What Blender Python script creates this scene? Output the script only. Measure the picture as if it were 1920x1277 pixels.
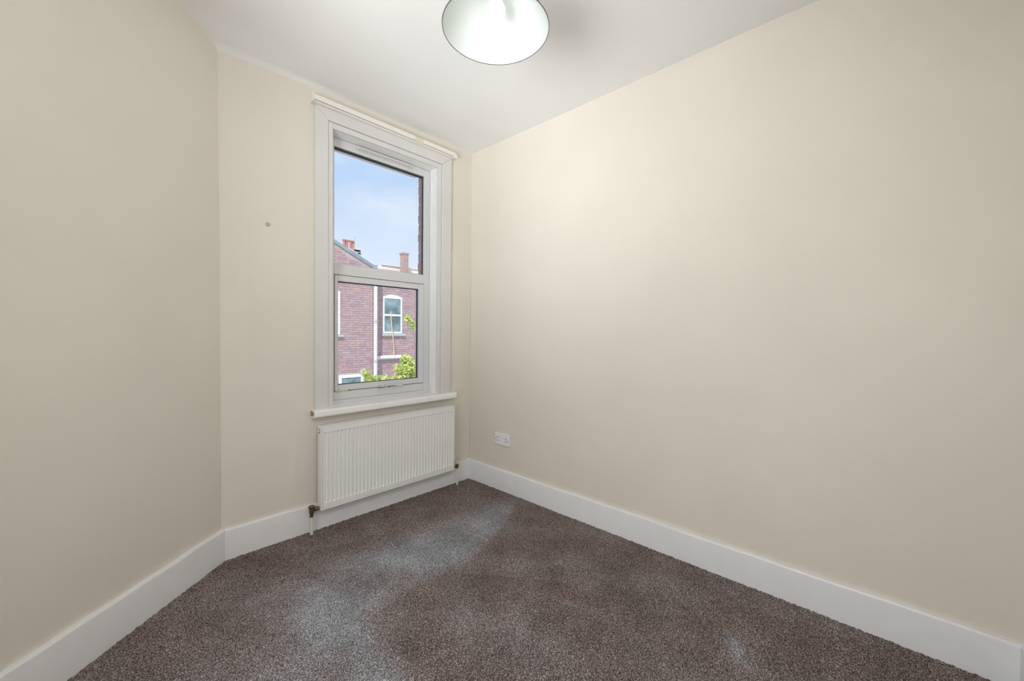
import bpy, bmesh, math, random
import numpy as np
from mathutils import Vector, Matrix
random.seed(7); rng = np.random.default_rng(7)
for o in list(bpy.data.objects): bpy.data.objects.remove(o)
S = bpy.context.scene
COL = S.collection

# ---------------------------------------------------------------- camera
CAM = Vector((-2.14773, -2.46973, 1.17734))
cd = bpy.data.cameras.new('camera'); cam = bpy.data.objects.new('camera', cd); COL.objects.link(cam)
cd.sensor_fit = 'HORIZONTAL'; cd.sensor_width = 36.0; cd.lens = 756.43 / 1920 * 36; cd.clip_start = 0.02; cd.clip_end = 300
yaw, pit, rol = math.radians(46.9005), math.radians(-1.17086), math.radians(0.584666)
fw = Vector((math.sin(yaw)*math.cos(pit), math.cos(yaw)*math.cos(pit), math.sin(pit)))
rt = Vector((math.cos(yaw), -math.sin(yaw), 0)); up = rt.cross(fw)
rt2 = rt*math.cos(rol) + up*math.sin(rol); up2 = -rt*math.sin(rol) + up*math.cos(rol)
m = Matrix.Identity(4)
for i in range(3): m[i][0], m[i][1], m[i][2], m[i][3] = rt2[i], up2[i], -fw[i], CAM[i]
cam.matrix_world = m
S.camera = cam

# ---------------------------------------------------------------- world, sun, lamps, exposure
EXPO = 0.0
SKY = 1.05
REAR_FILL_W = 11.0; CEIL_FILL_W = 4.5
SIDE_FILL_W, SIDE_FILL_COL = 28.0, (.94, 0.975, 1.0)
FILL_W, FILL_COL = 10.5, (.95, 0.98, 1.0)
SUN_E, SUN_DIR = 4.0, Vector((0.55, 0.50, -0.80))
S.view_settings.view_transform = 'Standard'; S.view_settings.look = 'None'
S.view_settings.exposure = EXPO; S.view_settings.gamma = 1.0; S.view_settings.use_curve_mapping = False

w = bpy.data.worlds.new('sky'); S.world = w; w.use_nodes = True
N = w.node_tree.nodes; L = w.node_tree.links; N.clear()
out = N.new('ShaderNodeOutputWorld'); bg = N.new('ShaderNodeBackground'); tc = N.new('ShaderNodeTexCoord')
sep = N.new('ShaderNodeSeparateXYZ'); L.new(tc.outputs['Generated'], sep.inputs[0])
ramp = N.new('ShaderNodeValToRGB'); L.new(sep.outputs['Z'], ramp.inputs[0])
cr = ramp.color_ramp
cr.elements[0].position = 0.0; cr.elements[0].color = (0.90, 0.95, 1.0, 1)
cr.elements[1].position = 1.0; cr.elements[1].color = (0.20, 0.40, 0.80, 1)
for p, c in ((0.12, (0.80, 0.89, 1.0, 1)), (0.22, (0.66, 0.80, 1.0, 1)), (0.36, (0.49, 0.68, .98, 1)), (.6, (.36, .57, .95, 1))):
    e = cr.elements.new(p); e.color = c
nz = N.new('ShaderNodeTexNoise'); nz.inputs['Scale'].default_value = 3.2; nz.inputs['Detail'].default_value = 6; nz.inputs['Roughness'].default_value = .55
mp = N.new('ShaderNodeMapping'); mp.inputs['Scale'].default_value = (1, 1, 2.6); mp.inputs['Rotation'].default_value = (.15, .3, .4)
L.new(tc.outputs['Generated'], mp.inputs[0]); L.new(mp.outputs[0], nz.inputs['Vector'])
r2 = N.new('ShaderNodeValToRGB'); L.new(nz.outputs[0], r2.inputs[0])
r2.color_ramp.elements[0].position = .42; r2.color_ramp.elements[0].color = (0, 0, 0, 1)
r2.color_ramp.elements[1].position = .78; r2.color_ramp.elements[1].color = (.75, .75, .75, 1)
mx = N.new('ShaderNodeMix'); mx.data_type = 'RGBA'
L.new(r2.outputs[0], mx.inputs['Factor']); L.new(ramp.outputs[0], mx.inputs['A']); mx.inputs['B'].default_value = (.95, .97, 1, 1)
L.new(mx.outputs['Result'], bg.inputs[0]); bg.inputs[1].default_value = SKY
L.new(bg.outputs[0], out.inputs[0])

sd = bpy.data.lights.new('sun', 'SUN'); so = bpy.data.objects.new('sun', sd); COL.objects.link(so)
sd.energy = SUN_E; sd.angle = math.radians(1.5); sd.color = (1, .96, .9)
so.rotation_euler = SUN_DIR.to_track_quat('-Z', 'Y').to_euler()
# added fill lamps: two through an added doorway, two behind the camera
def area(name, watts, col, size, loc, aim, spread=180):
    d = bpy.data.lights.new(name, 'AREA'); o = bpy.data.objects.new(name, d); COL.objects.link(o)
    d.shape = 'RECTANGLE'; d.size, d.size_y = size; d.energy = watts; d.color = col; d.spread = math.radians(spread)
    o.location = loc; o.rotation_euler = (Vector(aim)-Vector(loc)).to_track_quat('-Z', 'Y').to_euler()
area('side_fill_broad', SIDE_FILL_W, SIDE_FILL_COL, (1.2, 1.9), (-3.25, -1.95, 1.15), (0, -1.7, 1.25))  # added broad fill, no such source in view
area('side_fill_up', FILL_W, FILL_COL, (1.3, 1.0), (-3.30, -1.90, .80), (-.35, -.40, 2.62), 55)  # added fill aimed up, stands in for missing window light
area('rear_fill_ceiling', CEIL_FILL_W, (1, 1, 1), (.7, .5), (-1.75, -2.74, 1.55), (-.75, -.9, 2.6), 150)   # added fill behind the camera, turned to the ceiling
area('rear_fill_high', REAR_FILL_W, (1, 1, 1), (.8, .35), (-1.95, -2.70, 2.38), (-1.45, -.7, .8), 160)   # added fill high up behind the camera

# ---------------------------------------------------------------- materials
def mat(name, col, rough=.5, metal=0, spec=.5, noise=None, bump=None, emit=None):
    """noise=(scale, amount[, color2]) colour mottling; bump=(scale, strength, distance)"""
    mt = bpy.data.materials.new(name); mt.use_nodes = True
    nt = mt.node_tree; b = nt.nodes['Principled BSDF']
    b.inputs['Base Color'].default_value = (*col, 1); b.inputs['Roughness'].default_value = rough
    b.inputs['Metallic'].default_value = metal; b.inputs['Specular IOR Level'].default_value = spec
    tcn = nt.nodes.new('ShaderNodeTexCoord')
    if noise:
        n = nt.nodes.new('ShaderNodeTexNoise'); n.inputs['Scale'].default_value = noise[0]; n.inputs['Detail'].default_value = 5
        nt.links.new(tcn.outputs['Object'], n.inputs['Vector'])
        rr = nt.nodes.new('ShaderNodeMapRange'); rr.inputs[1].default_value = .35; rr.inputs[2].default_value = .65
        nt.links.new(n.outputs[0], rr.inputs[0])
        x = nt.nodes.new('ShaderNodeMix'); x.data_type = 'RGBA'
        c2 = noise[2] if len(noise) > 2 else tuple(c*(1-noise[1]) for c in col)
        x.inputs['A'].default_value = (*col, 1); x.inputs['B'].default_value = (*c2, 1)
        nt.links.new(rr.outputs[0], x.inputs['Factor']); nt.links.new(x.outputs['Result'], b.inputs['Base Color'])
    if bump:
        n2 = nt.nodes.new('ShaderNodeTexNoise'); n2.inputs['Scale'].default_value = bump[0]; n2.inputs['Detail'].default_value = 4
        nt.links.new(tcn.outputs['Object'], n2.inputs['Vector'])
        bp = nt.nodes.new('ShaderNodeBump'); bp.inputs['Strength'].default_value = bump[1]; bp.inputs['Distance'].default_value = bump[2]
        nt.links.new(n2.outputs[0], bp.inputs['Height']); nt.links.new(bp.outputs[0], b.inputs['Normal'])
    if emit:
        b.inputs['Emission Color'].default_value = (*emit[0], 1); b.inputs['Emission Strength'].default_value = emit[1]
    return mt
M = {}
M['wall'] = mat('cream_wall_paint', (.755, .708, .628), .75, spec=.25, noise=(2.5, .03), bump=(60, .12, .002))
M['ceil'] = mat('white_ceiling_paint', (.86, .855, .84), .85, spec=.2, noise=(2, .02), bump=(40, .1, .002))
M['gloss'] = mat('white_gloss_paint', (.84, .84, .845), .35, noise=(9, .03), bump=(25, .12, .002))
M['upvc'] = mat('white_plastic_frame', (.67, .675, .68), .3)  # white plastic greyed, its backlit shade is put into the colour
M['arch'] = mat('darkened_white_gloss', (.69, .68, .665), .4, noise=(9, .03), bump=(25, .12, .002))  # white gloss darkened so the daylit reveals stand out brighter
M['sill'] = mat('white_sill_gloss', (.90, .90, .89), .25, noise=(14, .04), bump=(20, .1, .002))
M['gasket'] = mat('black_rubber_gasket', (.03, .035, .045), .6)
M['grime'] = mat('yellowed_sash_edge', (.55, .50, .36), .6)
M['rad'] = mat('white_radiator_enamel', (.84, .84, .82), .35)
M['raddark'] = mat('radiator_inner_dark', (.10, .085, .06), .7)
M['bronze'] = mat('tarnished_brass', (.10, .075, .05), .4, metal=.8, noise=(60, .5, (.25, .20, .13)))
M['cap'] = mat('yellowed_plastic_cap', (.62, .56, .40), .5)
M['pipe'] = mat('painted_pipe', (.72, .71, .66), .4)
M['socket'] = mat('white_socket_plastic', (.84, .84, .85), .3)
M['hole'] = mat('dark_slot', (.02, .02, .02), .8)
M['red'] = mat('red_switch_mark', (.5, .05, .04), .5)
M['shade'] = mat('shade_white_lining', (.66, .69, .665), .45)
M['shadeout'] = mat('shade_grey_outside', (.10, .10, .10), .5)
M['bulb'] = mat('lit_bulb', (1, 1, 1), .5, emit=((.95, 1, .975), 4.3))
M['track'] = mat('ivory_track_plastic', (.82, .79, .74), .4)
M['trackg'] = mat('track_shadow_slot', (.33, .30, .27), .7)
M['filler'] = mat('wall_filler_spot', (.50, .43, .35), .8)
M['wood'] = mat('bare_wood_end', (.42, .25, .12), .7, noise=(40, .5))
BR = [(.55, .36, .36), (.49, .32, .34), (.58, .39, .36), (.46, .33, .38), (.52, .38, .42)]
M['brick'] = [mat('red_brick_%s' % n, c, .9, noise=(9, .2), bump=(60, .5, .004)) for n, c in zip(('plain', 'deep', 'orange', 'plum', 'mauve'), BR)]
M['mortar'] = mat('pale_mortar', (.55, .48, .44), .95, noise=(15, .2))
M['slate'] = mat('grey_blue_slate', (.30, .35, .42), .8, noise=(6, .3))
M['coping'] = mat('blue_grey_coping', (.33, .38, .45), .8, noise=(5, .25))
M['whitepaint'] = mat('outdoor_white_paint', (.85, .85, .86), .5)
M['palewall'] = mat('pale_roof_render', (.88, .80, .72), .8)
M['stone'] = mat('grey_stone', (.50, .52, .53), .9)
M['ground'] = mat('yard_concrete', (.72, .70, .66), .95, noise=(2, .3))
M['pot'] = mat('terracotta_pot', (.62, .28, .23), .8, noise=(8, .3))
M['dglass'] = mat('far_window_glass', (.10, .17, .18), .08, noise=(3, .5, (.30, .42, .45)))
M['cord'] = mat('yellow_line', (.85, .62, .30), .7)
M['leaf'] = mat('bright_leaf', (.42, .56, .12), .6, noise=(5, .4, (.75, .78, .25)))
M['stem'] = mat('brown_stem', (.30, .24, .12), .8)

def glass():
    mt = bpy.data.materials.new('window_glass'); mt.use_nodes = True; nt = mt.node_tree; nt.nodes.clear()
    o = nt.nodes.new('ShaderNodeOutputMaterial'); t = nt.nodes.new('ShaderNodeBsdfTransparent'); g = nt.nodes.new('ShaderNodeBsdfGlossy')
    t.inputs[0].default_value = (.97, .98, .985, 1); g.inputs['Roughness'].default_value = .0
    f = nt.nodes.new('ShaderNodeFresnel'); f.inputs[0].default_value = 1.45; x = nt.nodes.new('ShaderNodeMixShader')
    nt.links.new(f.outputs[0], x.inputs[0]); nt.links.new(t.outputs[0], x.inputs[1]); nt.links.new(g.outputs[0], x.inputs[2]); nt.links.new(x.outputs[0], o.inputs[0])
    return mt
M['glass'] = glass()

# ---------------------------------------------------------------- helpers
def obj(name, bm, mats, parent=None, smooth=False, bevel=None):
    me = bpy.data.meshes.new(name)
    if bevel:
        bmesh.ops.bevel(bm, geom=list(bm.edges), offset=bevel, segments=2, affect='EDGES', profile=.5, clamp_overlap=True)
    bmesh.ops.recalc_face_normals(bm, faces=list(bm.faces))
    bm.to_mesh(me); bm.free()
    for a in (mats if isinstance(mats, (list, tuple)) else [mats]): me.materials.append(a)
    if smooth:
        for p in me.polygons: p.use_smooth = True
        me.set_sharp_from_angle(angle=math.radians(35))
    o = bpy.data.objects.new(name, me); COL.objects.link(o)
    if parent: o.parent = parent
    return o
def box(bm, a, b, mi=0):
    x0, y0, z0 = a; x1, y1, z1 = b
    v = [bm.verts.new(p) for p in ((x0,y0,z0),(x1,y0,z0),(x1,y1,z0),(x0,y1,z0),(x0,y0,z1),(x1,y0,z1),(x1,y1,z1),(x0,y1,z1))]
    for q in ((3,2,1,0),(4,5,6,7),(0,1,5,4),(1,2,6,5),(2,3,7,6),(3,0,4,7)):
        f = bm.faces.new([v[i] for i in q]); f.material_index = mi
    return bm
def bx(a, b): return box(bmesh.new(), a, b)
def lathe(bm, prof, c, axis='Z', n=32, mi=0, cap=True):
    """prof: list of (r, h)."""
    rings = []
    for r, h in prof:
        ring = []
        for k in range(n):
            t = 2*math.pi*k/n; p = (r*math.cos(t), r*math.sin(t), h)
            if axis == 'X': p = (p[2], p[0], p[1])
            if axis == 'Y': p = (p[0], p[2], p[1])
            ring.append(bm.verts.new((c[0]+p[0], c[1]+p[1], c[2]+p[2])))
        rings.append(ring)
    for a, b in zip(rings, rings[1:]):
        for k in range(n):
            f = bm.faces.new((a[k], a[(k+1) % n], b[(k+1) % n], b[k])); f.material_index = mi
    if cap:
        for r in (rings[0], rings[-1]):
            f = bm.faces.new(r); f.material_index = mi
    return bm
def prism(bm, pts, y0, y1, mi=0):
    """polygon in x,z extruded along y"""
    a = [bm.verts.new((x, y0, z)) for x, z in pts]; b = [bm.verts.new((x, y1, z)) for x, z in pts]
    n = len(pts); fs = [bm.faces.new(a), bm.faces.new(b[::-1])]
    for i in range(n): fs.append(bm.faces.new((a[i], a[(i+1) % n], b[(i+1) % n], b[i])))
    for f in fs: f.material_index = mi
    return bm
def empty(name, loc=(0, 0, 0)):
    o = bpy.data.objects.new(name, None); COL.objects.link(o); o.location = loc; o.empty_display_size = .1; return o
def keep(o, parent):
    """parent while keeping world placement"""
    o.parent = parent; o.matrix_parent_inverse = Matrix.Translation(-parent.location); return o
def tag(o, label=None, cat=None, group=None, kind=None):
    for k, v in (('label', label), ('category', cat), ('group', group), ('kind', kind)):
        if v: o[k] = v
    return o
def struct(o, label, cat): return tag(o, label, cat, kind='structure')
def grid(name, fn, us, vs, material, flip=False, mask=None):
    U, V = np.meshgrid(us, vs, indexing='ij'); P = fn(U, V).reshape(-1, 3)
    nu, nv = len(us), len(vs)
    i, j = np.meshgrid(np.arange(nu-1), np.arange(nv-1), indexing='ij'); a = (i*nv+j).ravel()
    F = np.stack([a, a+nv, a+nv+1, a+1], 1)
    if mask is not None: F = F[mask(P[a])]
    if flip: F = F[:, ::-1]
    me = bpy.data.meshes.new(name)
    me.vertices.add(len(P)); me.vertices.foreach_set('co', P.ravel())
    me.loops.add(F.size); me.loops.foreach_set('vertex_index', F.ravel().astype(np.int32))
    me.polygons.add(len(F)); me.polygons.foreach_set('loop_start', (np.arange(len(F))*4).astype(np.int32))
    me.update(calc_edges=True); me.validate()
    me.polygons.foreach_set('use_smooth', np.ones(len(me.polygons), bool))
    me.materials.append(material)
    o = bpy.data.objects.new(name, me); COL.objects.link(o); return o

# ---------------------------------------------------------------- room shell
H = 2.6
LA = np.array([-1.668, 0.0]); LD = np.array([-0.751, -0.660]); LN = np.array([0.660, -0.751])   # angled left wall
LB = LA + LD*1.36                                                                           # its near end
YN = -2.83                                                                                  # near wall
OX0, OX1, OZ0, OZ1 = -1.112, -0.335, 0.69, 2.388                                             # window opening

def wob(U, V): return .0015*np.sin(U*3.1+V*1.7)+.001*np.sin(V*5.3-U*2.2)
# far wall: thin front skin with a gentle lumpiness, on solid blocks
bm = bmesh.new()
for a, b in (((-2.2, .004, -.05), (OX0, .30, 2.75)), ((OX1, .004, -.05), (.15, .15, 2.75)), ((OX0, .004, -.05), (OX1, .30, OZ0-.03)), ((OX0, .004, OZ1), (OX1, .30, 2.75))):
    box(bm, a, b)
wf = struct(obj('wall_far', bm, M['wall']), 'cream painted far wall with the window, radiator below it', 'wall')
def far_fn(U, V):
    y = -.0005 + wob(U, V)*.5
    y = y - .004*np.exp(-((U+1.545)/.018)**2)*np.clip((V-.75)*4, 0, 1)*np.clip((2.0-V)*3, 0, 1)    # buried cable bulge
    y = y - .003*np.exp(-((U+1.33-.12*(V-.3))/.02)**2)*np.clip((V-.2)*8, 0, 1)*np.clip((.62-V)*5, 0, 1)
    return np.stack([U, y, V], -1)
for i, (ua, ub, va, vb) in enumerate(((-1.70, OX0, 0, 2.66), (OX1, .0, 0, 2.66), (OX0, OX1, 0, OZ0-.03), (OX0, OX1, OZ1, 2.66))):
    g = grid('plaster', far_fn, np.linspace(ua, ub, 90), np.linspace(va, vb, 90), M['wall'], flip=True); g.parent = wf
bm = bmesh.new(); lathe(bm, [(.016, .004), (.013, -.001), (.007, -.004), (.002, -.005)], (-1.452, 0, 1.747), 'Y', 16)
o = obj('filler_spot', bm, M['filler'], wf, smooth=True); o['label'] = 'small brownish filler spot'
wr = grid('wall_right', lambda U, V: np.stack([wob(U, V), U, V], -1), np.linspace(YN-.02, .02, 120), np.linspace(-.05, 2.66, 90), M['wall'], flip=True)
struct(wr, 'long plain cream wall on the right with the socket', 'wall')
rb = obj('backing', bx((.006, YN-.2, -.05), (.25, .0, 2.75)), M['wall'], wr)
# angled left wall
def left_fn(U, V):
    p = LA[None, None, :] + LD*U[..., None] + LN*(wob(U, V)[..., None])
    return np.concatenate([p, V[..., None]], -1)
wl = grid('wall_left', left_fn, np.linspace(-.01, 1.37, 70), np.linspace(-.05, 2.72, 90), M['wall'])
struct(wl, 'angled cream wall on the left of the window wall', 'wall')
def quadbox(bm, p, q, n, t0, t1, z0, z1):
    """upright slab along p->q, from offset t0 to t1 along n"""
    c = [np.array(p)+n*t0, np.array(q)+n*t0, np.array(q)+n*t1, np.array(p)+n*t1]
    lo = [bm.verts.new((*k, z0)) for k in c]; hi = [bm.verts.new((*k, z1)) for k in c]
    bm.faces.new(lo[::-1]); bm.faces.new(hi)
    for i in range(4): bm.faces.new((lo[i], lo[(i+1) % 4], hi[(i+1) % 4], hi[i]))
    return bm
obj('backing', quadbox(bmesh.new(), LA-LD*.02, LB+LD*.15, -LN, .006, .2, -.05, 2.75), M['wall'], wl)
DY0, DY1, DZ = -2.55, -1.25, 2.12  # doorway added so the fill lamps can shine in
XL = float(LB[0])
bm = bmesh.new()
for a, b in (((XL-.12, YN-.1, -.05), (XL, DY0, 2.75)), ((XL-.12, DY1, -.05), (XL, float(LB[1])+.02, 2.75)), ((XL-.12, DY0, DZ), (XL, DY1, 2.75))): box(bm, a, b)
struct(obj('wall_left_rear', bm, M['wall']), 'short cream wall beside the camera with a doorway added for the fill light, out of view', 'wall')
struct(obj('wall_near', bx((XL-.12, YN-.12, -.05), (.25, YN, 2.75)), M['wall']), 'cream wall behind the camera', 'wall')
dr = None
for k, (a, b) in enumerate((((XL-.14, DY0-.07, 0), (XL+.018, DY0+.025, DZ)), ((XL-.14, DY1-.025, 0), (XL+.018, DY1+.07, DZ)), ((XL-.14, DY0-.07, DZ-.025), (XL+.018, DY1+.07, DZ+.07)))):
    o = obj('added_door_frame' if k == 0 else 'added_door_jamb', bx(a, b), M['gloss'], bevel=.004)
    if k == 0: dr = struct(o, 'white painted frame of the added doorway beside the camera, out of view', 'door frame')
    else: o.parent = dr
bm = bmesh.new()  # unseen landing shell added around the fill lamps
for a, b in (((-4.0, YN-.12, -.05), (-3.9, -.6, 2.6)), ((-4.0, YN-.2, -.05), (XL-.12, YN-.12, 2.6)), ((-4.0, -.7, -.05), (XL-.12, -.6, 2.6)), ((-4.0, YN-.2, 2.5), (XL-.12, -.6, 2.6))): box(bm, a, b)
struct(obj('wall_added_landing', bm, M['ceil']), 'pale unseen shell added beyond the doorway around the fill lamps', 'wall')

def ceil_fn(U, V):
    s = np.clip(-V, 0, 9)
    sm = lambda t: np.clip(t, 0, 1)**2*(3-2*np.clip(t, 0, 1))
    wL = sm((-U-1.15)/.55)
    z = 2.598 - .006*np.exp(-((U+.85)/.25)**2)*np.exp(-s*6) + wL*(-.020*np.exp(-s*8) + .030*sm(s/.2))
    z = z - .018*np.clip(1-s/.055, 0, 1)**2 * sm((-U-.9)/.4) + .001*np.sin(U*4+V*3)
    return np.stack([U, V, z], -1)
vs = np.concatenate([np.linspace(-3.0, -.3, 60), np.linspace(-.29, .02, 45)])
cl = grid('ceiling', ceil_fn, np.linspace(-2.95, .05, 120), vs, M['ceil'], flip=True)
struct(cl, 'flat white painted ceiling', 'ceiling')
obj('backing', bx((-3.0, -3.0, 2.68), (.25, .3, 2.8)), M['ceil'], cl)
fl = struct(obj('floor', bx((-4.0, -3.0, -.12), (.2, .3, -.012)), M['wood']), 'floor boards under the fitted carpet', 'floor')

# ---------------------------------------------------------------- carpet
cm = bpy.data.materials.new('brown_twist_carpet'); cm.use_nodes = True; nt = cm.node_tree; b = nt.nodes['Principled BSDF']
b.inputs['Roughness'].default_value = .95; b.inputs['Specular IOR Level'].default_value = .1
tcn = nt.nodes.new('ShaderNodeTexCoord')
n1 = nt.nodes.new('ShaderNodeTexNoise'); n1.inputs['Scale'].default_value = 260; n1.inputs['Detail'].default_value = 2
n2 = nt.nodes.new('ShaderNodeTexNoise'); n2.inputs['Scale'].default_value = 5; n2.inputs['Detail'].default_value = 6
for n in (n1, n2): nt.links.new(tcn.outputs['Object'], n.inputs['Vector'])
rp = nt.nodes.new('ShaderNodeValToRGB'); nt.links.new(n1.outputs[0], rp.inputs[0]); c = rp.color_ramp
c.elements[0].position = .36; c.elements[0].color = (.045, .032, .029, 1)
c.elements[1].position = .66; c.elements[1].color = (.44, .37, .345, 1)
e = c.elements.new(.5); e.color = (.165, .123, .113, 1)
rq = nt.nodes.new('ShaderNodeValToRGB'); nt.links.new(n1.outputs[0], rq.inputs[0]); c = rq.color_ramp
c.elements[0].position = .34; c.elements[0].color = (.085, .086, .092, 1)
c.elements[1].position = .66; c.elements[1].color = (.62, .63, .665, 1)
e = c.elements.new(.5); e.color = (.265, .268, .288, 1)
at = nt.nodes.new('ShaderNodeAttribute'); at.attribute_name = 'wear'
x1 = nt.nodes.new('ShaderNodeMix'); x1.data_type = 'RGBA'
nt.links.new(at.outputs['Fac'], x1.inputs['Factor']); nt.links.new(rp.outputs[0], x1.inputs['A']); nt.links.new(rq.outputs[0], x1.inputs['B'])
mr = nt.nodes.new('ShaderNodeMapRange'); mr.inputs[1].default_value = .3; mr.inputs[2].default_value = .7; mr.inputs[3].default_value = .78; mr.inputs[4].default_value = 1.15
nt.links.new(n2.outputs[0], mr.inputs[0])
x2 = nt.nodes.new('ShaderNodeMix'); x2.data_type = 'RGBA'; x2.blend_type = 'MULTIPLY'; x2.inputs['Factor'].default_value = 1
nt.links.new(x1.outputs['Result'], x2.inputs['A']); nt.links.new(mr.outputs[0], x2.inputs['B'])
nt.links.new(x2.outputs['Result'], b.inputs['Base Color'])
M['carpet'] = cm
STEP = .0058
us = np.arange(-2.72, .0, STEP); vs = np.arange(YN, .0, STEP)
def carpet_fn(U, V):
    h = rng.random(U.shape)*.007
    z = -.007 + h
    def dent(x, y, rx, ry, d, a=0):
        c_, s_ = math.cos(a), math.sin(a); X = (U-x)*c_+(V-y)*s_; Y = -(U-x)*s_+(V-y)*c_
        return -d*np.exp(-(X/rx)**2-(Y/ry)**2)
    for k in ((-1.355, -.872, .03, .007, .012, .1), (-1.345, -1.11, .012, .008, .012, 0), (-1.50, -.15, .14, .006, .008, -.8),
              (-.31, -.46, .2, .004, -.004, -.05), (-1.30, -1.19, .015, .01, .006, .5), (-.95, -.80, .05, .006, .006, .1)):
        z = z + dent(*k)
    jx, jy = (rng.random(U.shape)-.5)*STEP*.7, (rng.random(U.shape)-.5)*STEP*.7
    return np.stack([U+jx, V+jy, z], -1)
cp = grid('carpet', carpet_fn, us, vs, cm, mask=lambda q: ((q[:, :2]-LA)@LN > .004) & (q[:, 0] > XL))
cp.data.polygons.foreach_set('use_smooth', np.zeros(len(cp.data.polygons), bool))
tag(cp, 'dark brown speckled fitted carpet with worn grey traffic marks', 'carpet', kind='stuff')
# drop carpet cells beyond the angled wall; wear map = faded strip around where furniture stood
co = np.empty(len(cp.data.vertices)*3); cp.data.vertices.foreach_get('co', co); co = co.reshape(-1, 3)
x, y = co[:, 0], co[:, 1]
sg = lambda t: 1/(1+np.exp(-t))
def lump(n, f, seed):
    r = np.random.default_rng(seed); s = 0
    for k in range(n):
        a = r.random()*6.28; ff = f*(1+r.random()*2.2); s = s+np.sin(x*ff*math.cos(a)+y*ff*math.sin(a)+r.random()*6.28)/(1+k*.25)
    return s/2.2
nz1 = lump(9, 9, 3); nz2 = lump(9, 30, 5)
xe, ye = x+.012*nz2, y+.012*nz2
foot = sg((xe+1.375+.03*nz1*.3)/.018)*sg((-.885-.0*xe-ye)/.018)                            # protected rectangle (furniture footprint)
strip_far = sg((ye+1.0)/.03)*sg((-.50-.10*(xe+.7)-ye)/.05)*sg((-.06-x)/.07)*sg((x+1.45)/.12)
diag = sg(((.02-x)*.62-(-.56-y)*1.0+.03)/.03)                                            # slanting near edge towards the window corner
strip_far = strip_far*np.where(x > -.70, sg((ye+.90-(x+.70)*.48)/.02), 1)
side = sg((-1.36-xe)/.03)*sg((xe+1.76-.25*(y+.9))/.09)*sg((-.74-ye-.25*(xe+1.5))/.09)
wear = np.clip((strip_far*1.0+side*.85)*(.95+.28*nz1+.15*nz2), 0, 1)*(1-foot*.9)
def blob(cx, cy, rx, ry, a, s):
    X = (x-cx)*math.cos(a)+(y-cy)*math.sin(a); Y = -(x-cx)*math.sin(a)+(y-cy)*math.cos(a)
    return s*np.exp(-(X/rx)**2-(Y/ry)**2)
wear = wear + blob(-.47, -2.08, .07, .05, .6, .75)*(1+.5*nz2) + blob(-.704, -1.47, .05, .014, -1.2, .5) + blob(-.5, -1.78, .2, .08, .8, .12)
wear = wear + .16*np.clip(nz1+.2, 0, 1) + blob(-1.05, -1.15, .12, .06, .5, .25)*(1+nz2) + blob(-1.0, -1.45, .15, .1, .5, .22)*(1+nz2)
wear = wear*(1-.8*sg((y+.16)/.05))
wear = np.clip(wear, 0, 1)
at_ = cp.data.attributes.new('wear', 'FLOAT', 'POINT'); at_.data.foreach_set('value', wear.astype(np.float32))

# ---------------------------------------------------------------- skirting
def skirt_profile(bm, p, q, n, h=.150, t=.018, seed=0):
    p, q = np.array(p, float), np.array(q, float); k = 40; r = np.random.default_rng(seed)
    prof = [(-.004, -.02), (t, -.02), (t, h-.010), (t-.001, h-.004), (t-.004, h), (-.004, h)]
    rows = []
    for i in range(k+1):
        c_ = p+(q-p)*i/k; dz = .0012*math.sin(i*.9+seed)+.0010*math.sin(i*.37); dt = .001*math.sin(i*.55+seed)
        rows.append([bm.verts.new((*(c_+n*(a+(dt if a > 0 else 0))), z+(dz if z > 0 else 0))) for a, z in prof])
    for a, b_ in zip(rows, rows[1:]):
        for j in range(len(prof)-1): bm.faces.new((a[j], a[j+1], b_[j+1], b_[j]))
    bm.faces.new(rows[0]); bm.faces.new(rows[-1][::-1])
    return bm
nX, nY = np.array([-1., 0]), np.array([0, -1.])
struct(obj('baseboard_right', skirt_profile(bmesh.new(), (0, .0), (0, YN), nX, seed=1), M['gloss'], smooth=True), 'white painted skirting board along the right wall', 'skirting board')
struct(obj('baseboard_far', skirt_profile(bmesh.new(), LA+np.array([0, 0]), (0, 0), nY, h=.153, seed=2), M['gloss'], smooth=True), 'white skirting board under the radiator and window', 'skirting board')
struct(obj('baseboard_left', skirt_profile(bmesh.new(), LA+np.array([.008, 0]), LB, LN, h=.156, seed=3), M['gloss'], smooth=True), 'white skirting board along the angled left wall', 'skirting board')
struct(obj('baseboard_near', skirt_profile(bmesh.new(), (XL, YN), (-.018, YN), -nY, seed=4), M['gloss'], smooth=True), 'white skirting board on the wall behind the camera', 'skirting board')

# ---------------------------------------------------------------- window
win = empty('window_1', ((OX0+OX1)/2, 0, OZ0)); struct(win, 'white double glazed sash style window with open view of brick houses', 'window')
P = lambda n, bm, mm, **k: keep(obj(n, bm, mm, **k), win)
YF = .085
AO0, AI0, AI1, AO1 = -1.213, -1.139, -.306, -.220           # architrave x: outer / step / step / outer
TZ, SZ, BZ = 2.486, 2.419, 2.388                             # top outer / step / inner
ZS = .708
def arch(x0, x1, z0, z1, t): return bx((x0, -t, z0), (x1, .0, z1))
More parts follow.
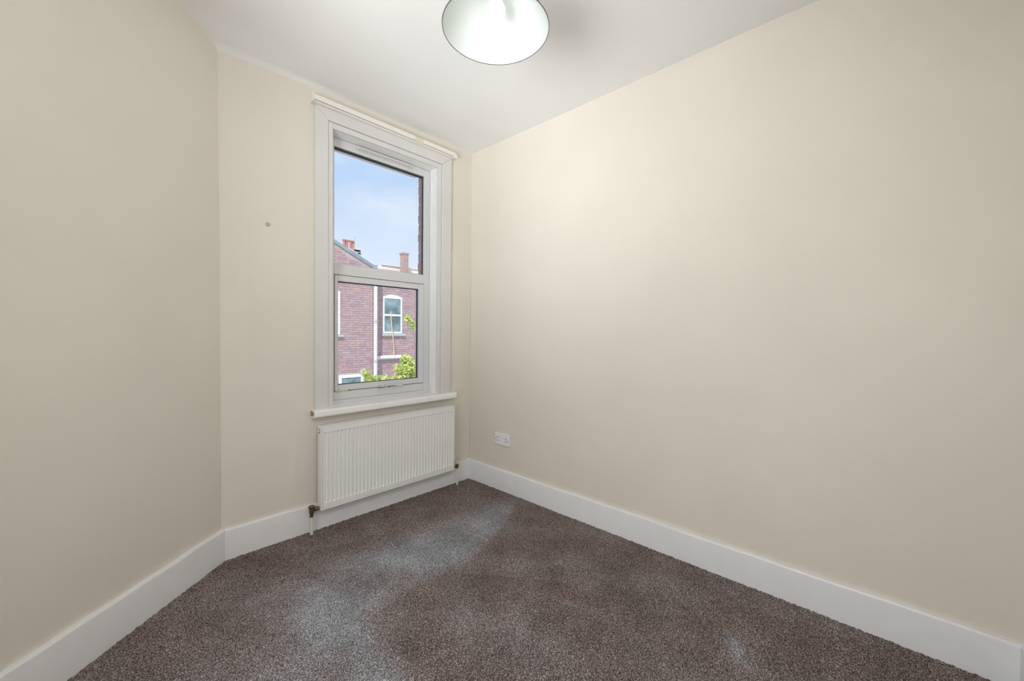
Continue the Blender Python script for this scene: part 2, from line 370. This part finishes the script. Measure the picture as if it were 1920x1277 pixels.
# left, right and head boards with mitred joints, then an inner stepped bead
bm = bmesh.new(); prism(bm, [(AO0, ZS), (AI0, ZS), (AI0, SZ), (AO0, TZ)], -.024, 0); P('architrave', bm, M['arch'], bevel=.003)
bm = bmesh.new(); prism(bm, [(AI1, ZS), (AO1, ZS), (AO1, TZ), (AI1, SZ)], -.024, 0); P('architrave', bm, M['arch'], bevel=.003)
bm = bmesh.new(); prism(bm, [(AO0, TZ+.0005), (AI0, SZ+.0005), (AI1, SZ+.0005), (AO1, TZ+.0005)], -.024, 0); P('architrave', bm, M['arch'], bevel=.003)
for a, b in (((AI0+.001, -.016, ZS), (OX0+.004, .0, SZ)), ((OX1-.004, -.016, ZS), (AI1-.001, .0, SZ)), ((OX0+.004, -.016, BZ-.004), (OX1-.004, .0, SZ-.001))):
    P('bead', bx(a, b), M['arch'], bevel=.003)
# lining of the opening
for a, b in (((OX0-.01, 0, ZS), (OX0+.004, YF, BZ)), ((OX1-.004, 0, ZS), (OX1+.01, YF, BZ)), ((OX0, 0, BZ-.004), (OX1, YF, BZ+.01))):
    P('reveal_lining', bx(a, b), M['sill'])
# outer frame: stiles, head, transom, bottom rail
FX0, FX1 = OX0+.004, OX1-.004
GX0, GX1 = -1.058, -.391                                     # inner edge of outer frame
F = []
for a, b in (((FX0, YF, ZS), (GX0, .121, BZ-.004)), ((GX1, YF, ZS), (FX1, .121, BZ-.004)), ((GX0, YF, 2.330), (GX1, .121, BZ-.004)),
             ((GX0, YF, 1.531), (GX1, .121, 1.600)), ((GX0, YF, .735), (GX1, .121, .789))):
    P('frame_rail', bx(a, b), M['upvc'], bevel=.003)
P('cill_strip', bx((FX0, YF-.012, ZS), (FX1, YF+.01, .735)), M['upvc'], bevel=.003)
# upper pane with its rubber gaskets
UP = P('glass_pane', bx((GX0-.005, .108, 1.596), (GX1+.005, .112, 2.335)), M['glass'])
for a, b in (((GX0-.001, .098, 1.599), (GX0+.005, .108, 2.331)), ((GX1-.006, .098, 1.599), (GX1+.001, .108, 2.331)), ((GX0, .098, 2.3225), (GX1, .1215, 2.3305)), ((GX0, .100, 1.599), (GX1, .108, 1.603))):
    P('gasket', bx(a, b), M['gasket'])
# lower opening sash
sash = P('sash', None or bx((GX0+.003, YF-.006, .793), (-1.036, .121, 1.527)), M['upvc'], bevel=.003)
def SP(n, bm, mm, **k):
    o = obj(n, bm, mm, **k); o.parent = sash; return o
# sash parts live in world coordinates: its mesh is in window space offset, so parent with inverse
SPk = lambda n, bm, mm, **k: (lambda o: (setattr(o, 'parent', sash), o)[1])(obj(n, bm, mm, **k))
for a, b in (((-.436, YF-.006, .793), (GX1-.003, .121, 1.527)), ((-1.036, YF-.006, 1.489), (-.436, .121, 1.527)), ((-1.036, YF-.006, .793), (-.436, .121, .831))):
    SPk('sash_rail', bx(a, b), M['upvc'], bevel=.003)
SPk('glass_pane', bx((-1.040, .104, .829), (-.432, .108, 1.493)), M['glass'])
for a, b in (((-1.036, .096, .831), (-1.032, .104, 1.489)), ((-.443, .096, .831), (-.436, .104, 1.489)), ((-1.036, .096, 1.483), (-.436, .104, 1.489)), ((-1.036, .096, .831), (-.436, .104, .835))):
    SPk('gasket', bx(a, b), M['gasket'])
for a, b in (((-.441, .1082, .835), (-.4365, .120, 1.487)),):
    SPk('glazing_spacer', bx(a, b), M['upvc'])
# yellowed edge where the sash stands proud, with the dark screw
SPk('sash_seal', bx((-1.050, YF-.004, .7865), (-.965, YF+.002, .7935)), M['grime'])
bm = bmesh.new(); lathe(bm, [(.004, -.004), (.004, .002)], (-.963, YF-.004, .792), 'Y', 10)
SPk('screw_cap', bm, M['gasket'])
# dark gap around the sash
for a, b in (((GX0, .098, .789), (GX0+.003, .12, 1.531)), ((GX1-.003, .098, .789), (GX1, .12, 1.531)), ((GX0, .098, 1.527), (GX1, .12, 1.531)), ((GX0, .098, .789), (GX1, .12, .793))):
    P('sash_gap_seal', bx(a, b), M['gasket'])
# handle: base, dark spindle gap and a lever lying to the right
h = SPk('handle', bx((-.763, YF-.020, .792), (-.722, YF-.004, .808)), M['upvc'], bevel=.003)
bm = bmesh.new()
zz = [.800, .803, .806, .804, .800, .796, .794]; xx = [-.722, -.700, -.678, -.655, -.630, -.605, -.585]
for k in range(6):
    a, b_ = (xx[k], zz[k]), (xx[k+1], zz[k+1]); prism(bm, [(a[0], a[1]-.006), (b_[0], b_[1]-.006+.0005*k), (b_[0], b_[1]+.006), (a[0], a[1]+.006)], YF-.034, YF-.022)
SPk('handle_lever', bm, M['upvc'])
bm = bmesh.new(); box(bm, (-.692, YF-.022, .790), (-.682, YF-.004, .799)); box(bm, (-.757, YF-.0215, .798), (-.748, YF-.020, .803)); box(bm, (-.765, YF-.018, .7885), (-.722, YF-.008, .7918))
o = SPk('handle_slot', bm, M['gasket']); o['label'] = 'dark gaps of the handle'
# trickle vent with slots
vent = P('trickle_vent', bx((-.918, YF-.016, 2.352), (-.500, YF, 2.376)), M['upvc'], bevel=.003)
bm = bmesh.new()
for k in range(22): box(bm, (-.905+k*.0180, YF-.0168, 2.355), (-.893+k*.0180, YF-.0155, 2.361))
o = obj('vent_slots', bm, M['trackg']); o.parent = vent
# sill board
bm = bmesh.new(); prof = [(.085, .668), (-.052, .668), (-.060, .672), (-.063, .680), (-.063, .700), (-.060, .708), (-.052, .7115), (.085, .7115)]
sl, sr = -1.230, -.186
a_ = [bm.verts.new((sl if y > -.05 or True else sl, y, z)) for y, z in prof]; b_ = [bm.verts.new((sr, y, z)) for y, z in prof]
bm.free()
bm = bmesh.new()
def prism_x(bm, prof, x0, x1):
    a = [bm.verts.new((x0, y, z)) for y, z in prof]; b = [bm.verts.new((x1, y, z)) for y, z in prof]; n = len(prof)
    bm.faces.new(a); bm.faces.new(b[::-1])
    for i in range(n): bm.faces.new((a[i], a[(i+1) % n], b[(i+1) % n], b[i]))
    return bm
prism_x(bm, [(.085, .668), (.0, .668), (.0, .7115), (.085, .7115)], OX0, OX1)
prism_x(bm, [(p[0] if p[0] < .05 else 0, p[1]) for p in prof], sl, sr)
P('window_sill', bm, M['sill'])
bm = bmesh.new(); prism_x(bm, [(-.004, .676), (-.040, .678), (-.044, .698), (-.004, .706)], sl-.002, sl+.002)
o = P('sill_end', bm, M['wood']); o['label'] = 'chipped bare wooden end of the sill'
# outer brick jamb seen through the upper pane: each brick its own piece
mb = keep(obj('brick_pier', bx((-.318, .158, .4), (.10, .262, 2.62)), M['mortar']), win)
kb = 0
bmeshes = []
for nme, ww in (('stretcher', .215), ('header', .1025)):
    bmm = bmesh.new(); box(bmm, (0, 0, 0), (ww, .1025, .065)); bmesh.ops.bevel(bmm, geom=list(bmm.edges), offset=.003, segments=1, affect='EDGES'); me = bpy.data.meshes.new('brick_'+nme); bmm.to_mesh(me); bmm.free(); bmeshes.append(me)
for z in np.arange(.60, 2.58, .075):
    me = bmeshes[kb % 2].copy(); me.materials.clear(); me.materials.append(M['brick'][[0, 4, 2, 0, 2, 4, 2][kb % 7]])
    o = bpy.data.objects.new('brick', me); COL.objects.link(o); o.location = (-.325+random.uniform(-.003, .003), .1575+random.uniform(0, .004), z)
    keep(o, mb); o.parent = mb; o.matrix_parent_inverse = Matrix.Identity(4)
    o.location = Vector(o.location)
    kb += 1

# ---------------------------------------------------------------- curtain track
tr = empty('curtain_track', (-.73, -.03, 2.5))
tag(tr, 'ivory plastic curtain track fixed along the top of the window frame', 'curtain track')
Q = lambda n, bm, mm, **k: keep(obj(n, bm, mm, **k), tr)
def tprof(x0, x1, t=.052):
    return prism_x(bmesh.new(), [(0, 2.498), (-t+.004, 2.498), (-t, 2.502), (-t, 2.524), (-t+.004, 2.5285), (0, 2.5285)], x0, x1)
Q('rail', tprof(-1.228, -.562), M['track'])
Q('rail', tprof(-.494, -.214), M['track'])
Q('overlap_joint', prism_x(bmesh.new(), [(0, 2.490), (-.046, 2.490), (-.047, 2.526), (0, 2.526)], -.563, -.493), M['cap'])
bm = bmesh.new()
for k in range(4): box(bm, (-.556+k*.015, -.0485, 2.494), (-.550+k*.015, -.0465, 2.523))
Q('joint_rib', bm, M['track'])
Q('lower_lip', prism_x(bmesh.new(), [(0, 2.4865), (-.044, 2.4865), (-.044, 2.4935), (0, 2.4935)], -1.226, -.216), M['track'])
Q('glider_groove', bx((-1.224, -.040, 2.4935), (-.220, -.001, 2.498)), M['trackg'])
bm = bmesh.new(); prism(bm, [(-1.234, 2.486), (-1.228, 2.486), (-1.228, 2.532), (-1.234, 2.532)], -.050, 0)
o = Q('end_stop', bm, M['track'], bevel=.002)
bm = bmesh.new(); prism(bm, [(-.214, 2.484), (-.196, 2.488), (-.180, 2.500), (-.196, 2.522), (-.208, 2.529), (-.214, 2.529)], -.050, 0)
o = Q('end_stop', bm, M['track'], bevel=.003); o['label'] = 'pointed white right end stop'

# ---------------------------------------------------------------- radiator
rad = empty('radiator', (-.718, -.06, .134))
tag(rad, 'white ribbed panel radiator mounted under the window sill', 'radiator')
Rr = lambda n, bm, mm, **k: keep(obj(n, bm, mm, **k), rad)
RX0, RX1, RZ0, RZ1, RYF, RYB = -1.207, -.229, .134, .6195, -.090, -.040
NF = 39; pitch = (RX1-RX0-.032)/NF; x0 = RX0+.016
xs, prof = [RX0+.006], [0.0]
for k in range(NF):
    for t, d in ((.10, 0), (.22, .6), (.32, 1), (.58, 1), (.68, .6), (.80, 0)): xs.append(x0+(k+t)*pitch); prof.append(d)
xs.append(RX1-.006); prof.append(0.0)
xs, prof = np.array(xs), np.array(prof)
zs = np.array([RZ0+.004, RZ0+.035, RZ0+.041, .3, .45, RZ1-.042, RZ1-.035, RZ1-.004]); zw = np.array([0, 0, 1, 1, 1, 1, 0, 0])
def rad_fn(U, V):
    i = np.searchsorted(xs, U); D = np.interp(U, xs, prof)*np.interp(V, zs, zw)
    return np.stack([U, RYF+.0065*D, V], -1)
g = grid('front_panel', rad_fn, xs, zs, M['rad'], flip=True); keep(g, rad)
g.data.set_sharp_from_angle(angle=math.radians(30))
Rr('edge_frame', box(box(box(box(bmesh.new(), (RX0+.0065, RYF-.0015, RZ0), (RX1-.0065, RYF+.02, RZ0+.005)), (RX0+.0065, RYF-.0015, RZ1-.005), (RX1-.0065, RYF+.02, RZ1)), (RX0, RYF-.001, RZ0), (RX0+.0065, RYF+.02, RZ1)), (RX1-.0065, RYF-.001, RZ0), (RX1, RYF+.02, RZ1)), M['rad'])
Rr('seam_line', bx((RX0+.0085, RYF-.0003, RZ0+.008), (RX0+.0100, RYF+.001, RZ1-.008)), M['trackg'])
Rr('seam_line', bx((RX0+.010, RYF-.0003, RZ0+.0085), (RX1-.010, RYF+.001, RZ0+.0098)), M['trackg'])
Rr('back_panel', bx((RX0+.012, RYF+.022, RZ0+.006), (RX1-.012, RYB, RZ1-.012)), M['rad'])
for a, b in ((RX0, RX0+.012), (RX1-.012, RX1)): Rr('side_panel', bx((a, RYF+.0205, RZ0+.002), (b, RYB, RZ1+.0015)), M['rad'], bevel=.003)
gr = Rr('top_grille', box(box(bmesh.new(), (RX0+.012, RYF+.0205, RZ1-.004), (RX1-.012, RYF+.026, RZ1+.001)), (RX0+.012, RYB-.006, RZ1-.004), (RX1-.012, RYB, RZ1+.001)), M['rad'])
bm = bmesh.new()
for k in range(64): xk = RX0+.022+k*.01478; box(bm, (xk, RYF+.025, RZ1-.004), (xk+.006, RYB-.005, RZ1))
o = obj('grille_bar', bm, M['rad']); o.parent = gr; o['kind'] = 'stuff'
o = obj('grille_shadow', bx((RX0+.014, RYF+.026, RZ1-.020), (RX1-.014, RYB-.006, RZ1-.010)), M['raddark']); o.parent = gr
bm = bmesh.new(); lathe(bm, [(.0125, 0), (.0125, -.0012)], (RX0-.0002, -.062, .592), 'X', 20, 0); o = Rr('plug_recess', bm, M['raddark'])
bm = bmesh.new(); lathe(bm, [(.0085, .0), (.0085, -.004), (.006, -.005)], (RX0-.001, -.062, .592), 'X', 20); Rr('blanking_plug', bm, M['rad'])
for xk in (-1.02, -.42): Rr('wall_bracket', bx((xk-.015, RYB, .20), (xk+.015, -.002, .56)), M['rad'])
# left valve with pipe
v = Rr('valve', lathe(lathe(lathe(bmesh.new(), [(.010, .0), (.010, .022), (.013, .024), (.013, .040), (.011, .042), (.011, .05)], (-1.2485, -.062, .102), 'Z', 18),
    [(.016, .0), (.0175, .003), (.0175, .010), (.014, .014)], (-1.2485, -.062, .152), 'Z', 18), [(.008, 0), (.008, .014), (.012, .015), (.012, .030), (.009, .031), (.009, .044)], (-1.2485, -.062, .142), 'X', 18), M['bronze'], smooth=True)
v['label'] = 'tarnished dark brass valve at the left end'
bm = bmesh.new(); lathe(bm, [(.0078, 0), (.0078, .104)], (-1.2485, -.062, 0), 'Z', 16); o = obj('pipe', bm, M['pipe'], smooth=True); o.parent = v
# right valve with yellowed cap
v2 = Rr('valve', lathe(lathe(bmesh.new(), [(.0085, .0), (.0085, .012), (.0125, .014), (.0125, .032), (.009, .034)], (-.178, -.062, .128), 'Z', 18), [(.008, 0), (.008, -.018), (.011, -.019), (.011, -.034), (.008, -.035), (.008, -.051)], (-.178, -.062, .145), 'X', 18), M['bronze'], smooth=True)
v2['label'] = 'small dark brass valve at the right end'
bm = bmesh.new(); lathe(bm, [(.0115, 0), (.0125, .004), (.0125, .026), (.010, .030)], (-.178, -.062, .162), 'Z', 14); o = obj('valve_cap', bm, M['cap'], smooth=True); o.parent = v2
bm = bmesh.new(); lathe(bm, [(.0075, 0), (.0075, .130)], (-.178, -.062, 0), 'Z', 16); o = obj('pipe', bm, M['pipe'], smooth=True); o.parent = v2
for o in rad.children_recursive:
    pass

# ---------------------------------------------------------------- double socket on the right wall
sk = empty('wall_socket', (0, -.3745, .378)); tag(sk, 'white double electrical socket low on the right wall', 'socket')
K = lambda n, bm, mm, **k: keep(obj(n, bm, mm, **k), sk)
K('face_plate', bx((-.012, -.4485, .335), (.003, -.3005, .421)), M['socket'], bevel=.003)
bm = bmesh.new()
for yc in (-.329, -.420):
    for q in (((-.0130, yc-.003, .3825), (-.0118, yc+.003, .392)), ((-.0130, yc-.0145, .362), (-.0118, yc-.0065, .3665)), ((-.0130, yc+.0065, .362), (-.0118, yc+.0145, .3665))): K('pin_hole', bx(*q), M['hole'])
bm = bmesh.new()
for yc in (-.3085, -.4405): K('screw', lathe(bmesh.new(), [(.0035, -.0130), (.0035, -.0118)], (0, yc, .378), 'X', 12), M['hole'])
for yc in (-.364, -.385):
    s_ = K('rocker_switch', bx((-.0165, yc-.008, .392), (-.010, yc+.008, .411)), M['socket'], bevel=.002)
    o = obj('switch_mark', bx((-.0169, yc-.003, .408), (-.0163, yc+.003, .410)), M['red']); o.parent = s_

# ---------------------------------------------------------------- pendant lamp
LX, LY, LZ = -1.20, -1.495, 2.18
lamp = empty('pendant_lamp', (LX, LY, LZ)); tag(lamp, 'lit pendant light with a wide dome shade hanging from the ceiling', 'lamp')
G = lambda n, bm, mm, **k: keep(obj(n, bm, mm, **k), lamp)
inner = [(.1745, .0), (.165, .014), (.148, .042), (.128, .074), (.104, .106), (.076, .134), (.048, .154), (.022, .164)]
outer = [(r+.0018, h+.003) for r, h in inner]; outer[0] = (.1762, -.0005)
bm = bmesh.new(); lathe(bm, outer, (LX, LY, LZ), n=96, cap=False, mi=0); shade = G('shade', bm, M['shadeout'], smooth=True)
bm = bmesh.new(); lathe(bm, inner, (LX, LY, LZ), n=96, cap=False); ln = obj('shade_lining', bm, M['shade'], smooth=True); ln.parent = shade; ln['label'] = 'white glowing inside of the shade'
bm = bmesh.new(); lathe(bm, [(.1743, 0), (.1765, -.0012), (.1768, .002)], (LX, LY, LZ), n=96, cap=False); o = obj('rim', bm, M['shadeout'], smooth=True); o.parent = shade
bm = bmesh.new(); lathe(bm, [(.001, -.034), (.012, -.032), (.022, -.025), (.029, -.013), (.031, 0), (.029, .014), (.021, .032), (.0145, .046), (.0135, .054)], (LX, LY, LZ+.056), n=28, cap=False)
G('bulb', bm, M['bulb'], smooth=True)
bm = bmesh.new(); lathe(bm, [(.0145, 0), (.0145, .014), (.020, .016), (.020, .052), (.014, .062)], (LX, LY, LZ+.110), n=24); G('bulb_holder', bm, M['socket'], smooth=True)
bm = bmesh.new(); lathe(bm, [(.003, 0), (.003, .22)], (LX, LY, LZ+.168), n=10); G('cord', bm, M['socket'])
bm = bmesh.new(); lathe(bm, [(.012, 0), (.030, .008), (.045, .022), (.046, .034)], (LX, LY, 2.598-.034), n=28); G('ceiling_rose', bm, M['socket'], smooth=True)

# ================================================================ outdoors
YH = 10.0
struct(obj('ground', bx((-14, .4, -2.75), (22, 30, -2.6)), M['ground']), 'concrete back yard between the houses', 'ground')
def brickwork(bm, x0, x1, z0, z1, y, top=None, holes=()):
    r = 0; z = z0
    while z < z1:
        x = x0 - (0 if r % 2 == 0 else .1125)
        while x < x1:
            segs = [(max(x, x0), min(x+.215, x1))]
            for (hx0, hx1, hz0, hz1) in holes:
                if z+.065 > hz0 and z < hz1:
                    nx = []
                    for (a, b) in segs:
                        if b <= hx0 or a >= hx1: nx.append((a, b)); continue
                        if a < hx0: nx.append((a, hx0))
                        if b > hx1: nx.append((hx1, b))
                    segs = nx
            for a, b in segs:
                if b-a < .02 or (top and z+.07 > min(top(a), top(b))): continue
                d = .008+random.random()*.006; mi = random.choice((0, 0, 1, 2, 3, 4, 4))
                vv = [bm.verts.new(p) for p in ((a, y, z), (b, y, z), (b, y, z+.065), (a, y, z+.065), (a+.003, y-d, z+.003), (b-.003, y-d, z+.003), (b-.003, y-d, z+.062), (a+.003, y-d, z+.062))]
                for q in ((4, 5, 6, 7), (0, 1, 5, 4), (1, 2, 6, 5), (2, 3, 7, 6), (3, 0, 4, 7)):
                    f = bm.faces.new([vv[i] for i in q]); f.material_index = mi
            x += .225
        z += .075; r += 1
    return bm
def sash_window(parent, x0, x1, z0, z1, y, arch_=False):
    t = .055
    w_ = keep(obj('window', box(box(box(box(box(bmesh.new(), (x0, y-.02, z0), (x0+t, y+.04, z1)), (x1-t, y-.02, z0), (x1, y+.04, z1)), (x0+t, y-.02, z1-t), (x1-t, y+.04, z1)), (x0+t, y-.02, z0), (x1-t, y+.04, z0+t)), (x0+t, y-.03, (z0+z1)/2-.035), (x1-t, y+.04, (z0+z1)/2+.035)), M['whitepaint']), parent)
    for a, b in ((z0+t, (z0+z1)/2-.03), ((z0+z1)/2+.03, z1-t)):
        o = obj('pane', bx((x0+t, y-.004, a), (x1-t, y+.02, b)), M['dglass']); o.parent = w_; o.matrix_parent_inverse = Matrix.Identity(4)
    return w_
# --- left house: gable end with sloping verge
hs = empty('brick_house', (3.0, YH, -2.6)); tag(hs, 'red brick house with a sloping gable and white downpipe at its corner', 'house')
HP = lambda n, bm, mm, **k: keep(obj(n, bm, mm, **k), hs)
top = lambda x: 3.30+(4.47-x)*.474
bm = bmesh.new(); prism(bm, [(-3, -2.6), (4.47, -2.6), (4.47, 3.28), (2.0, top(2.0)-.01), (-.5, 3.28), (-3, 3.28)], YH, YH+6); HP('wall', bm, M['mortar'])
holes = [(2.46, 3.345, .98, 2.40), (3.31, 4.12, -2.6, -.22)]
o = HP('brickwork', brickwork(bmesh.new(), 1.4, 4.47, -1.2, 4.6, YH, lambda x: min(top(x)-.08, 9), holes), M['brick']); o['kind'] = 'stuff'
bm = bmesh.new(); prism(bm, [(4.52, 3.20), (4.52, 3.29), (1.98, 3.31+2.54*.474), (1.98, 3.22+2.54*.474)], YH-.04, YH+.05); o = HP('verge_board', bm, M['coping'])
bm = bmesh.new(); prism(bm, [(4.62, 3.20), (4.62, 3.29), (2.0, 4.54), (2.0, 4.45)], YH+.02, YH+6); HP('roof', bm, M['slate'])
bm = bmesh.new(); box(bm, (4.40, YH-.09, 3.10), (4.56, YH+.02, 3.34)); HP('gutter_end', bm, M['coping'])
sash_window(hs, 2.46, 3.345, 1.06, 2.40, YH)
HP('window_sill', bx((2.40, YH-.09, .98), (3.43, YH, 1.05)), M['stone'])
# down pipe
dp = HP('downpipe', lathe(bmesh.new(), [(.055, -2.5), (.055, 3.12)], (4.50, YH-.075, 0), 'Z', 12), M['whitepaint'], smooth=True)
for z in (-1.6, .18, 1.5, 2.8):
    o = obj('pipe_collar', lathe(bmesh.new(), [(.068, -.05), (.068, .05)], (4.50, YH-.075, z), 'Z', 12), M['stone']); o.parent = dp; o.matrix_parent_inverse = dp.matrix_parent_inverse.inverted() @ dp.matrix_parent_inverse
HP('doorway', box(box(box(bmesh.new(), (3.31, YH-.03, -2.6), (3.40, YH+.04, -.22)), (4.03, YH-.03, -2.6), (4.12, YH+.04, -.22)), (3.40, YH-.03, -.31), (4.03, YH+.04, -.22)), M['whitepaint'])
HP('door', bx((3.40, YH-.004, -2.6), (4.03, YH+.02, -.31)), M['dglass'])
wl_ = HP('wall_lamp', box(box(bmesh.new(), (4.00, YH-.10, -.20), (4.14, YH, -.10)), (4.02, YH-.16, -.10), (4.12, YH, -.06)), M['stone'])
# --- right house: rear wall with the arched sash window
h2 = empty('brick_terrace', (6.0, YH+.3, -2.6)); tag(h2, 'brick rear wall with an arched white sash window right of the downpipe', 'house')
H2 = lambda n, bm, mm, **k: keep(obj(n, bm, mm, **k), h2)
Y2 = YH+.25
H2('wall', bx((4.47, Y2, -2.6), (9.0, Y2+4, 3.00)), M['mortar'])
wx0, wx1, wz0, wz1 = 4.94, 5.68, 1.10, 2.36
o = H2('brickwork', brickwork(bmesh.new(), 4.47, 8.0, -1.2, 2.95, Y2, None, [(wx0, wx1, wz0-.09, wz1+.04)]), M['brick']); o['kind'] = 'stuff'
sash_window(h2, wx0, wx1, wz0, wz1, Y2)
bm = bmesh.new(); pts = [(wx0, wz1)]+[(wx0+(wx1-wx0)*k/10, wz1+.085*math.sin(math.pi*k/10)) for k in range(11)]+[(wx1, wz1)]
prism(bm, pts[1:-1], Y2-.022, Y2+.02); H2('arch_head', bm, M['whitepaint'])
H2('window_sill', bx((wx0-.06, Y2-.09, wz0-.09), (wx1+.10, Y2, wz0-.01)), M['stone'])
H2('waste_pipe', lathe(bmesh.new(), [(.065, 4.55), (.065, 5.60)], (0, Y2-.07, .27), 'X', 12), M['whitepaint'], smooth=True)
H2('roof', prism(bmesh.new(), [(4.47, 3.0), (9.2, 3.0), (9.2, 3.1), (4.47, 3.1)], Y2-.1, Y2+4), M['slate'])
# --- houses further back
h3 = empty('far_house', (9.0, 16, -2.6)); tag(h3, 'pale roofed house far behind with a tall red chimney', 'house')
H3 = lambda n, bm, mm, **k: keep(obj(n, bm, mm, **k), h3)
H3('wall', bx((7.9, 16, -2.6), (14, 20, 3.95)), M['mortar'])
H3('roof', prism(bmesh.new(), [(8.0, 3.9), (13.8, 3.9), (13.8, 4.40), (8.05, 4.44)], 15.9, 20), M['palewall'])
H3('ridge_tile', bx((8.0, 15.85, 4.44), (13.8, 15.95, 4.49)), M['palewall'])
c = H3('chimney', bx((8.86, 15.3, 3.6), (9.15, 15.6, 5.02)), M['brick'][2])
o = obj('brickwork', brickwork(bmesh.new(), 8.86, 9.15, 3.6, 5.02, 15.3), M['brick'][2:3]*5); o.parent = c; o['kind'] = 'stuff'; o.matrix_parent_inverse = Matrix.Identity(4)
H3('chimney_cap', bx((8.83, 15.27, 5.02), (9.18, 15.63, 5.10)), M['brick'][4])
h4 = empty('rear_house', (5.0, 16, -2.6)); tag(h4, 'house with clustered red chimney pots showing above the gable roof', 'house')
H4 = lambda n, bm, mm, **k: keep(obj(n, bm, mm, **k), h4)
H4('wall', bx((2.6, 16.0, -2.6), (7.2, 20, 3.5)), M['mortar'])
H4('stack', bx((6.05, 16, 3.5), (6.80, 16.7, 5.00)), M['whitepaint'])
H4('stack_base', bx((6.50, 15.9, 3.5), (6.94, 16.0, 4.98)), M['stone'])
for xk in (6.26, 6.40, 6.57, 6.70):
    bm = bmesh.new(); r_ = .065; lathe(bm, [(r_, 5.0), (r_*.9, 5.25), (r_*.9, 5.34), (r_*1.25, 5.36), (r_*1.25, 5.42)], (xk, 16.15+random.random()*.05, 0), 'Z', 14); H4('chimney_pot', bm, M['pot'])
H4('slab', bx((6.62, 15.9, 4.90), (6.93, 16.3, 4.99)), M['stone'])
H4('slab', bx((6.80, 15.9, 4.80), (6.99, 16.3, 4.86)), M['stone'])
bm = bmesh.new(); box(bm, (6.735, 16.1, 5.0), (6.75, 16.11, 5.62)); box(bm, (6.66, 16.1, 5.56), (6.83, 16.11, 5.575)); box(bm, (6.69, 16.1, 5.50), (6.79, 16.11, 5.515)); H4('aerial', bm, M['stone'])
# yellow cord hanging down to the waste pipe
bm = bmesh.new()
pts = [(5.17, 1.86), (5.19, 1.5), (5.235, 1.1), (5.28, .75), (5.31, .30)]
for (xa, za), (xb, zb) in zip(pts, pts[1:]): prism(bm, [(xa-.011, za), (xb-.011, zb), (xb+.011, zb), (xa+.011, za)], Y2-.14, Y2-.12)
tag(obj('hanging_line', bm, M['cord']), 'thin yellow cord hanging in front of the arched sash window', 'cord')
# shrubs
def shrub(name, label, lobes, base, seed, size=.075, fork=None):
    r = np.random.default_rng(seed); root = empty(name, base); tag(root, label, 'shrub', 'shrubs in the yard')
    bm = bmesh.new()
    for (cx, cy, cz, rad_, n) in lobes:
        for k in range(n):
            d = r.normal(size=3); d /= np.linalg.norm(d); p = np.array([cx, cy, cz])+d*rad_*(r.random()**.5)
            u = r.normal(size=3); u /= np.linalg.norm(u); v_ = np.cross(u, r.normal(size=3)); v_ /= np.linalg.norm(v_); s = size*(.6+.8*r.random())
            q = [p-u*s, p-v_*s*.45+u*s*.1, p+u*s, p+v_*s*.45+u*s*.1]
            bm.faces.new([bm.verts.new(t) for t in q])
    o = keep(obj('foliage', bm, M['leaf']), root); o['kind'] = 'stuff'
    bm = bmesh.new()
    for (cx, cy, cz, rad_, n) in lobes:
        a, b_ = Vector(fork or base), Vector((cx, cy, cz)); d = (b_-a); sd_ = d.cross(Vector((0, 1, 0))).normalized()*.010
        vv = [bm.verts.new(t) for t in (a-sd_, a+sd_, b_+sd_*.4, b_-sd_*.4)]; ww_ = [bm.verts.new(t) for t in (a-sd_+Vector((0, .04, 0)), a+sd_+Vector((0, .04, 0)), b_+sd_*.4+Vector((0, .02, 0)), b_-sd_*.4+Vector((0, .02, 0)))]
        bm.faces.new(vv); bm.faces.new(ww_[::-1])
        for i in range(4): bm.faces.new((vv[i], vv[(i+1) % 4], ww_[(i+1) % 4], ww_[i]))
    keep(obj('stem', bm, M['stem']), root)
    return root
shrub('shrub', 'bright leafy shrub at the lower right of the window view', [(3.80, 7.0, .42, .14, 260), (3.95, 7.0, .22, .26, 620), (3.70, 6.95, .10, .20, 330), (3.52, 6.9, .20, .12, 110), (3.50, 6.9, -.12, .22, 190), (3.30, 7.0, -.05, .14, 60), (4.1, 7.0, .0, .28, 420), (3.85, 7, -.25, .22, 200), (4.05, 7.1, -1.0, .5, 300)], (3.95, 7.05, -2.6), 1, .042)
shrub('shrub', 'low straggling shrub growing at the foot of the downpipe', [(3.02, 7.7, .06, .10, 60), (3.15, 7.7, -.18, .20, 240), (3.40, 7.7, -.22, .22, 260), (2.85, 7.7, -.33, .14, 110), (3.3, 7.7, -.8, .4, 200)], (3.2, 7.75, -2.6), 2, .045)
shrub('shrub', 'tall sprig of yellow leaves beside the arched sash window', [(4.22, 7.6, 1.56, .10, 80), (4.36, 7.6, 1.40, .12, 120), (4.46, 7.6, 1.26, .07, 40), (4.95, 7.65, -.8, .2, 90), (4.95, 7.65, -2.5, .1, 30)], (4.95, 7.65, -2.6), 3, .045, (4.95, 7.65, .9))
for o in bpy.data.objects:
    if o.get('group') == 'shrubs in the yard': del o['group']
